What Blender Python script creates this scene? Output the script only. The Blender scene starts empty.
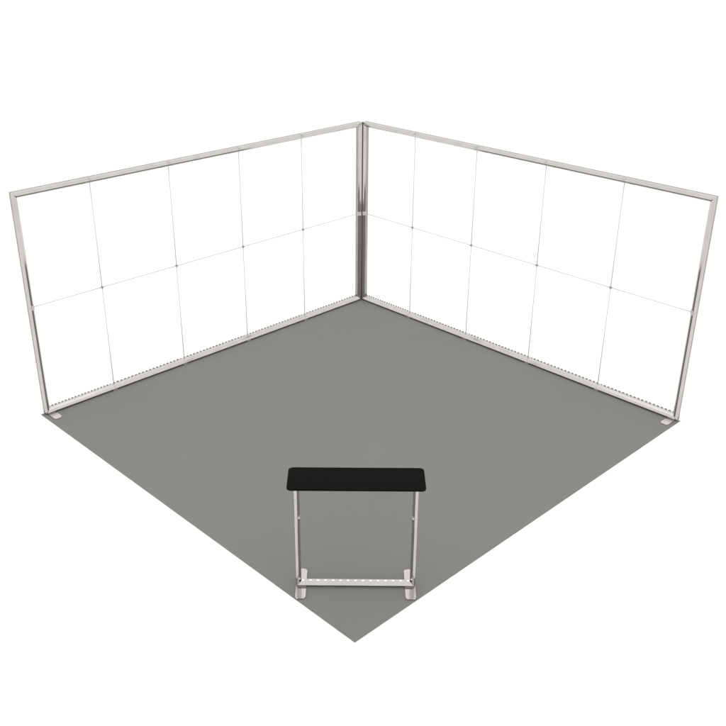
import bpy, bmesh, math, random
from mathutils import Vector, Matrix

random.seed(4)
scene = bpy.context.scene
COL = scene.collection
U = 0.94                      # one frame bay in metres: all layout numbers below are in bays

# ------------------------------------------------------------------ camera, world, lamp, exposure
cam_data = bpy.data.cameras.new("camera")
cam = bpy.data.objects.new("camera", cam_data)
COL.objects.link(cam)
scene.camera = cam
cam.location = (9.0106 * U, -8.9690 * U, 5.1672 * U)
cam.rotation_euler = (math.pi / 2 - 0.4554, 0.0, 0.8067)
cam_data.sensor_width = 36.0
cam_data.lens = 945.76 / 726.0 * 36.0
cam_data.shift_x = (363.0 - 344.27) / 726.0
cam_data.shift_y = (364.90 - 363.0) / 726.0
cam_data.clip_start = 0.05
cam_data.clip_end = 2000.0

world = bpy.data.worlds.new("World")
scene.world = world
world.use_nodes = True
bgn = world.node_tree.nodes["Background"]
bgn.inputs[0].default_value = (1.0, 0.997, 0.985, 1.0)      # a white light tent all round
bgn.inputs[1].default_value = 1.16

lamp = bpy.data.lights.new("added_overhead_fill", 'AREA')  # added broad overhead fill, not a lamp of the booth
lamp.shape = 'DISK'
lamp.size = 14.0
lamp.energy = 170.0
lamp.color = (1.0, 0.985, 0.96)
lo = bpy.data.objects.new("added_overhead_fill", lamp)
lo.location = (2.2 * U, -2.4 * U, 9.5)
COL.objects.link(lo)

scene.view_settings.view_transform = 'Standard'
scene.view_settings.look = 'None'
scene.view_settings.exposure = 0.0
scene.view_settings.gamma = 1.0

# ------------------------------------------------------------------ materials
def new_mat(name):
    m = bpy.data.materials.new(name)
    m.use_nodes = True
    nt = m.node_tree
    return m, nt, nt.nodes["Principled BSDF"]

def noise(nt, scale, detail=4.0, stretch=None, rough=0.55):
    tc = nt.nodes.new("ShaderNodeTexCoord")
    mp = nt.nodes.new("ShaderNodeMapping")
    if stretch:
        mp.inputs['Scale'].default_value = stretch
    n = nt.nodes.new("ShaderNodeTexNoise")
    n.inputs['Scale'].default_value = scale
    n.inputs['Detail'].default_value = detail
    n.inputs['Roughness'].default_value = rough
    nt.links.new(tc.outputs['Object'], mp.inputs['Vector'])
    nt.links.new(mp.outputs['Vector'], n.inputs['Vector'])
    return n

def ramp(nt, src, c0, c1, p0=0.3, p1=0.7):
    r = nt.nodes.new("ShaderNodeValToRGB")
    r.color_ramp.elements[0].position = p0
    r.color_ramp.elements[1].position = p1
    r.color_ramp.elements[0].color = (*c0, 1)
    r.color_ramp.elements[1].color = (*c1, 1)
    nt.links.new(src, r.inputs[0])
    return r

def bump(nt, bs, src, strength, dist):
    b = nt.nodes.new("ShaderNodeBump")
    b.inputs['Strength'].default_value = strength
    b.inputs['Distance'].default_value = dist
    nt.links.new(src, b.inputs['Height'])
    nt.links.new(b.outputs[0], bs.inputs['Normal'])

def aluminium(name, lo_c, hi_c, r0, r1):
    m, nt, bs = new_mat(name)
    bs.inputs['Metallic'].default_value = 1.0
    n = noise(nt, 9.0, 5.0)
    r = ramp(nt, n.outputs['Fac'], lo_c, hi_c)
    nt.links.new(r.outputs[0], bs.inputs['Base Color'])
    n2 = noise(nt, 40.0, 3.0)
    mr = nt.nodes.new("ShaderNodeMapRange")
    mr.inputs['To Min'].default_value = r0
    mr.inputs['To Max'].default_value = r1
    nt.links.new(n2.outputs['Fac'], mr.inputs['Value'])
    nt.links.new(mr.outputs[0], bs.inputs['Roughness'])
    return m

M_ALU = aluminium("anodised_aluminium", (.520, .502, .484), (.570, .552, .532), .06, .12)

def plain(name, c0, c1, rough, spec=0.5, scale=60.0):
    m, nt, bs = new_mat(name)
    n = noise(nt, scale, 4.0)
    r = ramp(nt, n.outputs['Fac'], c0, c1)
    nt.links.new(r.outputs[0], bs.inputs['Base Color'])
    bs.inputs['Roughness'].default_value = rough
    bs.inputs['Specular IOR Level'].default_value = spec
    return m, nt, bs, n

M_CLIP = plain("pale_satin_clip", (.52, .505, .485), (.57, .555, .535), .45, .3)[0]
M_CREASE = plain("dark_crease_shade", (.085, .080, .074), (.11, .104, .096), .7, .2)[0]  # dark colour standing in for shade in the corner crease
M_FOOT = plain("grey_joint_foot", (.27, .265, .255), (.31, .305, .29), .5, .3)[0]
M_PLATE = aluminium("satin_steel_plate", (.555, .528, .512), (.585, .556, .540), .14, .20)
M_ROD = plain("pale_grey_rod", (.62, .62, .615), (.68, .68, .675), .5, .3)[0]
M_HUB = plain("grey_plastic_hub", (.30, .30, .30), (.35, .35, .345), .5, .3)[0]
M_STRIP = plain("dark_led_strip", (.33, .33, .32), (.41, .41, .40), .6, .2)[0]
M_TOP, nt, bs, n = plain("black_counter_laminate", (.0056, .0049, .0040), (.0074, .0064, .0053), .6, .02, 220.0)
bump(nt, bs, n.outputs['Fac'], .15, .0006)

m, nt, bs = new_mat("grey_carpet")
n1 = noise(nt, 420.0, 6.0, None, .7)
n2 = noise(nt, 1.3, 3.0)
r1 = ramp(nt, n1.outputs['Fac'], (.1835, .1815, .169), (.235, .2325, .2165), .28, .72)
r2 = ramp(nt, n2.outputs['Fac'], (.985, .985, .985), (1.012, 1.012, 1.012))
mx = nt.nodes.new("ShaderNodeMix")
mx.data_type = 'RGBA'
mx.blend_type = 'MULTIPLY'
mx.inputs['Factor'].default_value = 1.0
nt.links.new(r1.outputs[0], mx.inputs['A'])
nt.links.new(r2.outputs[0], mx.inputs['B'])
nt.links.new(mx.outputs['Result'], bs.inputs['Base Color'])
bs.inputs['Roughness'].default_value = .95
bs.inputs['Specular IOR Level'].default_value = .05
bump(nt, bs, n1.outputs['Fac'], .25, .002)
M_CARPET = m

M_GROUND = plain("white_studio_floor", (.90, .90, .90), (.915, .915, .915), .9, .1, 2.0)[0]

def lens_mat():
    m, nt, bs = new_mat("lit_led_lens")
    bs.inputs['Base Color'].default_value = (.85, .85, .85, 1)
    bs.inputs['Emission Color'].default_value = (1, .99, .97, 1)
    bs.inputs['Emission Strength'].default_value = .6
    return m
M_LED = lens_mat()

# ------------------------------------------------------------------ helpers
def link(name, bm, mat, parent=None, smooth=False):
    bmesh.ops.recalc_face_normals(bm, faces=bm.faces)
    me = bpy.data.meshes.new(name)
    bm.to_mesh(me)
    bm.free()
    me.materials.append(mat)
    if smooth:
        for p in me.polygons:
            p.use_smooth = True
    o = bpy.data.objects.new(name, me)
    COL.objects.link(o)
    if parent:
        o.parent = parent
    return o

def again(o, parent, loc):
    c = o.copy()
    COL.objects.link(c)
    c.parent = parent
    c.location = loc
    return c

def thing(name, label, cat, loc=(0, 0, 0), rot=0.0):
    o = bpy.data.objects.new(name, None)
    o.empty_display_size = .2
    COL.objects.link(o)
    o.location = Vector(loc) * U
    o.rotation_euler = (0, 0, rot)
    o['label'] = label
    o['category'] = cat
    return o

def box(bm, a, b, bev=0.0):
    """axis aligned box from corner a to corner b, in bays, optionally bevelled"""
    a = Vector(a) * U
    b = Vector(b) * U
    g = bmesh.ops.create_cube(bm, size=1.0)
    c = (a + b) / 2
    s = b - a
    for v in g['verts']:
        v.co = Vector((c.x + v.co.x * s.x, c.y + v.co.y * s.y, c.z + v.co.z * s.z))
    if bev:
        es = list({e for v in g['verts'] for e in v.link_edges})
        bmesh.ops.bevel(bm, geom=es, offset=bev * U, segments=2, affect='EDGES', profile=.5)

def rod(bm, a, b, r, seg=10):
    a = Vector(a) * U
    b = Vector(b) * U
    d = b - a
    q = d.to_track_quat('Z', 'Y').to_matrix().to_4x4()
    bmesh.ops.create_cone(bm, cap_ends=True, segments=seg, radius1=r * U, radius2=r * U, depth=d.length,
                          matrix=Matrix.Translation((a + b) / 2) @ q)

def slab(bm, pts, z0, z1, bev=0.0):
    lo_ = [bm.verts.new(Vector((x, y, z0)) * U) for x, y in pts]
    hi_ = [bm.verts.new(Vector((x, y, z1)) * U) for x, y in pts]
    k = len(pts)
    bm.faces.new(lo_[::-1])
    top = bm.faces.new(hi_)
    for i in range(k):
        bm.faces.new((lo_[i], lo_[(i + 1) % k], hi_[(i + 1) % k], hi_[i]))
    if bev:
        bmesh.ops.bevel(bm, geom=list(top.edges), offset=bev * U, segments=2, affect='EDGES', profile=.5)

def rounded_rect(x0, y0, x1, y1, r, k=7):
    out = []
    for cx, cy, a0 in ((x1 - r, y0 + r, -90), (x1 - r, y1 - r, 0), (x0 + r, y1 - r, 90), (x0 + r, y0 + r, 180)):
        for i in range(k + 1):
            a = math.radians(a0 + 90 * i / k)
            out.append((cx + r * math.cos(a), cy + r * math.sin(a)))
    return out

# Extruded frame section.  (d, h): d runs from the back to the front, h from the outer rim towards the opening.
# A grooved outer side, a short slope to the outer rim, a narrow ridge, a slope in two facets to the opening, the reveal.
def profile(D, w, slots=True, groove=True, ridge=.0165):
    k = w / .058
    e = .002 * k
    g0 = .010 * k
    pts = [(0, e), (e, 0)]
    if groove:
        pts += [(D * .26, 0), (D * .26, g0 * .38), (D * .56, g0 * .38), (D * .56, 0)]
    pts += [(D - .011 * k, 0), (D - .009 * k, .001 * k), (D - .0006 * k, ridge - .001), (D, ridge), (D, ridge + .002 * k)]
    d, h = D - .0007 * k, ridge + .0035 * k
    pts.append((d, h))
    span = w - .0015 * k - h
    mid = (d - span * .58 * math.tan(math.radians(26)), h + span * .58)
    end = (mid[0] - span * .42 * math.tan(math.radians(40)), w - .0015 * k)
    pts += [mid, end]
    f = end[0] - .0018 * k
    pts.append((f, w))
    if slots:
        for a, b in ((.60, .48), (.30, .16)):
            pts += [(D * a, w), (D * a, w - g0), (D * b, w - g0), (D * b, w)]
    return pts + [(e, w), (0, w - e)]

def bar(bm, pr, axis, s0, s1, base, inward, m0=0, m1=0):
    """extrude the section; frame-local axes: X along the wall, Y = d (towards the front), Z up.
    axis 'x': rail from s0 to s1, outer rim at z=base;  axis 'z': post, outer rim at x=base.
    m0 / m1 = 1 mitres that end at 45 degrees."""
    rings = []
    for s, mm, sg in ((s0, m0, 1), (s1, m1, -1)):
        ring = []
        for d, h in pr:
            t = s + sg * mm * h
            hh = base + inward * h
            p = (t, d, hh) if axis == 'x' else (hh, d, t)
            ring.append(bm.verts.new(Vector(p) * U))
        rings.append(ring)
    k = len(pr)
    for i in range(k):
        j = (i + 1) % k
        bm.faces.new((rings[0][i], rings[0][j], rings[1][j], rings[1][i]))
    if not m0:
        bm.faces.new(rings[0])
    if not m1:
        bm.faces.new(rings[1][::-1])

# ------------------------------------------------------------------ setting
bm = bmesh.new()
R = 700
vs = [bm.verts.new(v) for v in ((-R, -R, 0), (R, -R, 0), (R, R, 0), (-R, R, 0))]
bm.faces.new(vs)
g = link("ground", bm, M_GROUND)
g['kind'] = 'structure'

bm = bmesh.new()
CT = .004                     # carpet pile top
slab(bm, [(-.043, -5.003), (4.990, -5.003), (4.990, .037), (-.043, .037)], .0005, CT, .0012)
c = link("carpet", bm, M_CARPET)
c['label'] = "flat mid-grey square carpet under both frames and the counter"
c['category'] = "carpet"

# ------------------------------------------------------------------ the two wall frames
H_TOP = 2.546
GAP = .009
D, W = .075, .058
MIDZ = 1.2946
ROD_D = .045                   # rods run in this depth of the section
PR = profile(D, W)
PR_TOP = profile(D, W, True, True, .034)
PR_BOTTOM = profile(D, W, False, False, .013)

def wall_frame(label, loc, rot, x0, x1, rods):
    """local X runs along the wall, local Y points at the booth's inside, the back of the section is at y=0"""
    t = thing("display_frame", label, "display frame", loc, rot)
    z0 = CT + GAP
    cuts = [x0] + rods + [x1]
    e = .0006
    for a, b in zip(cuts[:-1], cuts[1:]):
        m0 = 1 if a == x0 else 0
        m1 = 1 if b == x1 else 0
        for nm, base, inw in (("bottom_rail", z0, 1), ("top_rail", H_TOP, -1)):
            bm = bmesh.new()
            bar(bm, PR_TOP if nm == "top_rail" else PR_BOTTOM, 'x', a + (0 if m0 else e), b - (0 if m1 else e), base, inw, m0, m1)
            link(nm, bm, M_ALU, t)
    for base, inw in ((x0, 1), (x1, -1)):
        for s0, s1, m0, m1 in ((z0, MIDZ - e, 1, 0), (MIDZ + e, H_TOP, 0, 1)):
            bm = bmesh.new()
            bar(bm, PR, 'z', s0, s1, base, inw, m0, m1)
            link("post", bm, M_ALU, t)
        # joint clip half way up each post, hugging the inner half of the section
        bm = bmesh.new()
        h0, h1 = .020, W + .0015
        bm_x = sorted((base + inw * h0, base + inw * h1))
        pts = [(D * .5, h1), (D * .5, h0), (D + .0015, h0), (D + .0015, .024), (D - .020, h1)]
        lo_ = [bm.verts.new(Vector((base + inw * h, d, MIDZ - .026)) * U) for d, h in pts]
        hi_ = [bm.verts.new(Vector((base + inw * h, d, MIDZ + .026)) * U) for d, h in pts]
        bm.faces.new(lo_)
        bm.faces.new(hi_[::-1])
        for i in range(5):
            j = (i + 1) % 5
            bm.faces.new((lo_[i], lo_[j], hi_[j], hi_[i]))
        link("joint_clip", bm, M_CLIP, t)
    # joints in the rails: a collar above, a collar with a small foot below
    for x in rods:
        bm = bmesh.new()
        box(bm, (x - .028, D * .42, CT), (x + .028, D - .003, z0 + .010), .0015)
        link("joint_foot", bm, M_FOOT, t)
        bm = bmesh.new()
        box(bm, (x - .030, .012, H_TOP - W - .0015), (x + .022, D * .60, H_TOP - W + .012), .0015)
        box(bm, (x - .018, D * .62, H_TOP - .034), (x + .018, D + .0012, H_TOP + .0010), .0015)
        link("joint_clip", bm, M_CLIP, t)
    # upright rods, cross rods and their hubs
    for x in rods:
        for a, b in ((z0 + W - .004, MIDZ - .014), (MIDZ + .014, H_TOP - W - .006)):
            bm = bmesh.new()
            rod(bm, (x, ROD_D, a), (x, ROD_D, b), .0050)
            link("upright_rod", bm, M_ROD, t, True)
    for a, b in zip(cuts[:-1], cuts[1:]):
        bm = bmesh.new()
        rod(bm, (a + (W - .004 if a == x0 else .014), ROD_D, MIDZ), (b - (W - .004 if b == x1 else .014), ROD_D, MIDZ), .0046)
        link("cross_rod", bm, M_ROD, t, True)
    hub0 = None
    for x in rods:
        if hub0 is None:
            bm = bmesh.new()
            rod(bm, (0, -.010, 0), (0, .010, 0), .0120, 16)
            rod(bm, (-.020, 0, 0), (.020, 0, 0), .0060, 10)
            rod(bm, (0, 0, -.020), (0, 0, .020), .0060, 10)
            hub0 = link("rod_hub", bm, M_HUB, t)
            hub0.location = Vector((x, ROD_D, MIDZ)) * U
        else:
            again(hub0, t, Vector((x, ROD_D, MIDZ)) * U)
    # LED strips along the back edge of the bottom rail
    led0 = None
    zs = z0 + W
    n_led = 19
    for a, b in zip(cuts[:-1], cuts[1:]):
        a += (W + .012 if a == x0 else .024)
        b -= (W + .012 if b == x1 else .024)
        bm = bmesh.new()
        box(bm, (a, .002, zs + .0002), (b, .0100, zs + .0080), .001)
        st = link("led_strip", bm, M_STRIP, t)
        for i in range(n_led):
            x = a + (b - a) * (i + .5) / n_led
            p = Vector((x, .0060, zs + .0050)) * U
            if led0 is None:
                bm = bmesh.new()
                box(bm, (-.0090, -.0046, -.0046), (.0090, .0046, .0036), .0015)
                led0 = link("led", bm, M_LED, st)
                led0.location = p
            else:
                again(led0, st, p)
    # foot plate near the outer end
    return t

def add_foot_plate(t, xc, half):
    bm = bmesh.new()
    slab(bm, rounded_rect(xc - half, -.004, xc + half, .228, .034), CT + .0003, CT + GAP - .0008, .002)
    link("foot_plate", bm, M_PLATE, t)

# left frame: local X -> world -Y, local Y -> world +X, back of the section at world x = -.045
LX0 = -.018
tl = wall_frame("left display frame of aluminium with thin rods, standing on the carpet's left rear edge",
                (-.045, LX0, 0), -math.pi / 2, 0.0, 4.952, [i + .0862 + LX0 for i in (1, 2, 3, 4)])
# a rotation by -90 deg sends local +Y to world +X and local +X to world -Y
add_foot_plate(tl, 4.884, .046)

# right frame: its inside faces world -Y, so local X -> world +X mirrored: build with rot 180 and X from the far end
RX1 = 4.966
rods_r = [RX1 - (i - .0595) for i in (4, 3, 2, 1)]
tr = wall_frame("right display frame of aluminium with thin rods, standing on the carpet's right rear edge",
                (RX1, .058, 0), math.pi, 0.0, RX1 - .008, rods_r)
add_foot_plate(tr, RX1 - 4.900, .046)
# dark strip added as shade in the crease where the two corner posts meet
bm = bmesh.new()
rod(bm, (.0015, .0725, CT + GAP + .004), (.0015, .0725, H_TOP - .012), .0065, 14)
link("corner_shade_strip", bm, M_CREASE, tl, True)
for t in (tl, tr):
    t['group'] = "display wall frames forming the booth corner"

# ------------------------------------------------------------------ the counter
ang = math.atan2(.71, .68) - .012
cn = thing("counter", "narrow counter with a black rounded top on a silver frame near the carpet's front corner",
           "counter", (4.507, -4.522, 0), ang)
CD, CW = .046, .042
CPR = profile(CD, CW, False, False, .009)
# the counter posts have a plain front and a deep splayed inner cheek
CPR_POST = [(0, .002), (.002, 0), (CD - .007, 0), (CD - .005, .001), (CD - .0005, .008), (CD, .010), (CD, .0225),
            (CD - .001, .0240), (CD - .004, .0255), (.006, CW - .0005), (.003, CW), (0, CW - .002)]
CH = 1.050
XH = .497
zb = CT + .012

def flip(bm):
    # counter sections face the front corner of the carpet (local -Y)
    for v in bm.verts:
        v.co.y = (CD / 2 - .008) * U - v.co.y

for nm, base, inw in (("bottom_rail", zb, 1), ("top_rail", CH, -1)):
    bm = bmesh.new()
    bar(bm, CPR, 'x', -XH, XH, base, inw, 1, 1)
    flip(bm)
    link(nm, bm, M_ALU, cn)
for base, inw in ((-XH, 1), (XH, -1)):
    for s0, s1, m0, m1 in ((zb, .698, 1, 0), (.699, CH, 0, 1)):
        bm = bmesh.new()
        bar(bm, CPR_POST, 'z', s0, s1, base, inw, m0, m1)
        flip(bm)
        link("post", bm, M_ALU, cn)
    bm = bmesh.new()
    xs = sorted((base + inw * .027, base + inw * (CW + .0005)))
    box(bm, (xs[0], -.0245, .690), (xs[1], .004, .708), .002)
    link("joint_clip", bm, M_CLIP, cn)
    xs = sorted((base - inw * .002, base + inw * .084))
    bm = bmesh.new()
    slab(bm, rounded_rect(xs[0], -.186, xs[1], .203, .026), CT + .0003, zb - .0008, .003)
    link("foot_plate", bm, M_PLATE, cn)

led0 = None
for i in range(15):
    x = -.440 + .880 * i / 14
    p = Vector((x, -.004, zb + CW)) * U
    if led0 is None:
        bm = bmesh.new()
        box(bm, (-.0095, -.0065, -.002), (.0095, .0065, .003), .0024)
        led0 = link("led", bm, M_LED, cn)
        led0.location = p
    else:
        again(led0, cn, p)

bm = bmesh.new()
slab(bm, rounded_rect(-.545, -.158, .545, .158, .036, 9), CH + .001, 1.068, .004)
link("counter_top", bm, M_TOP, cn)
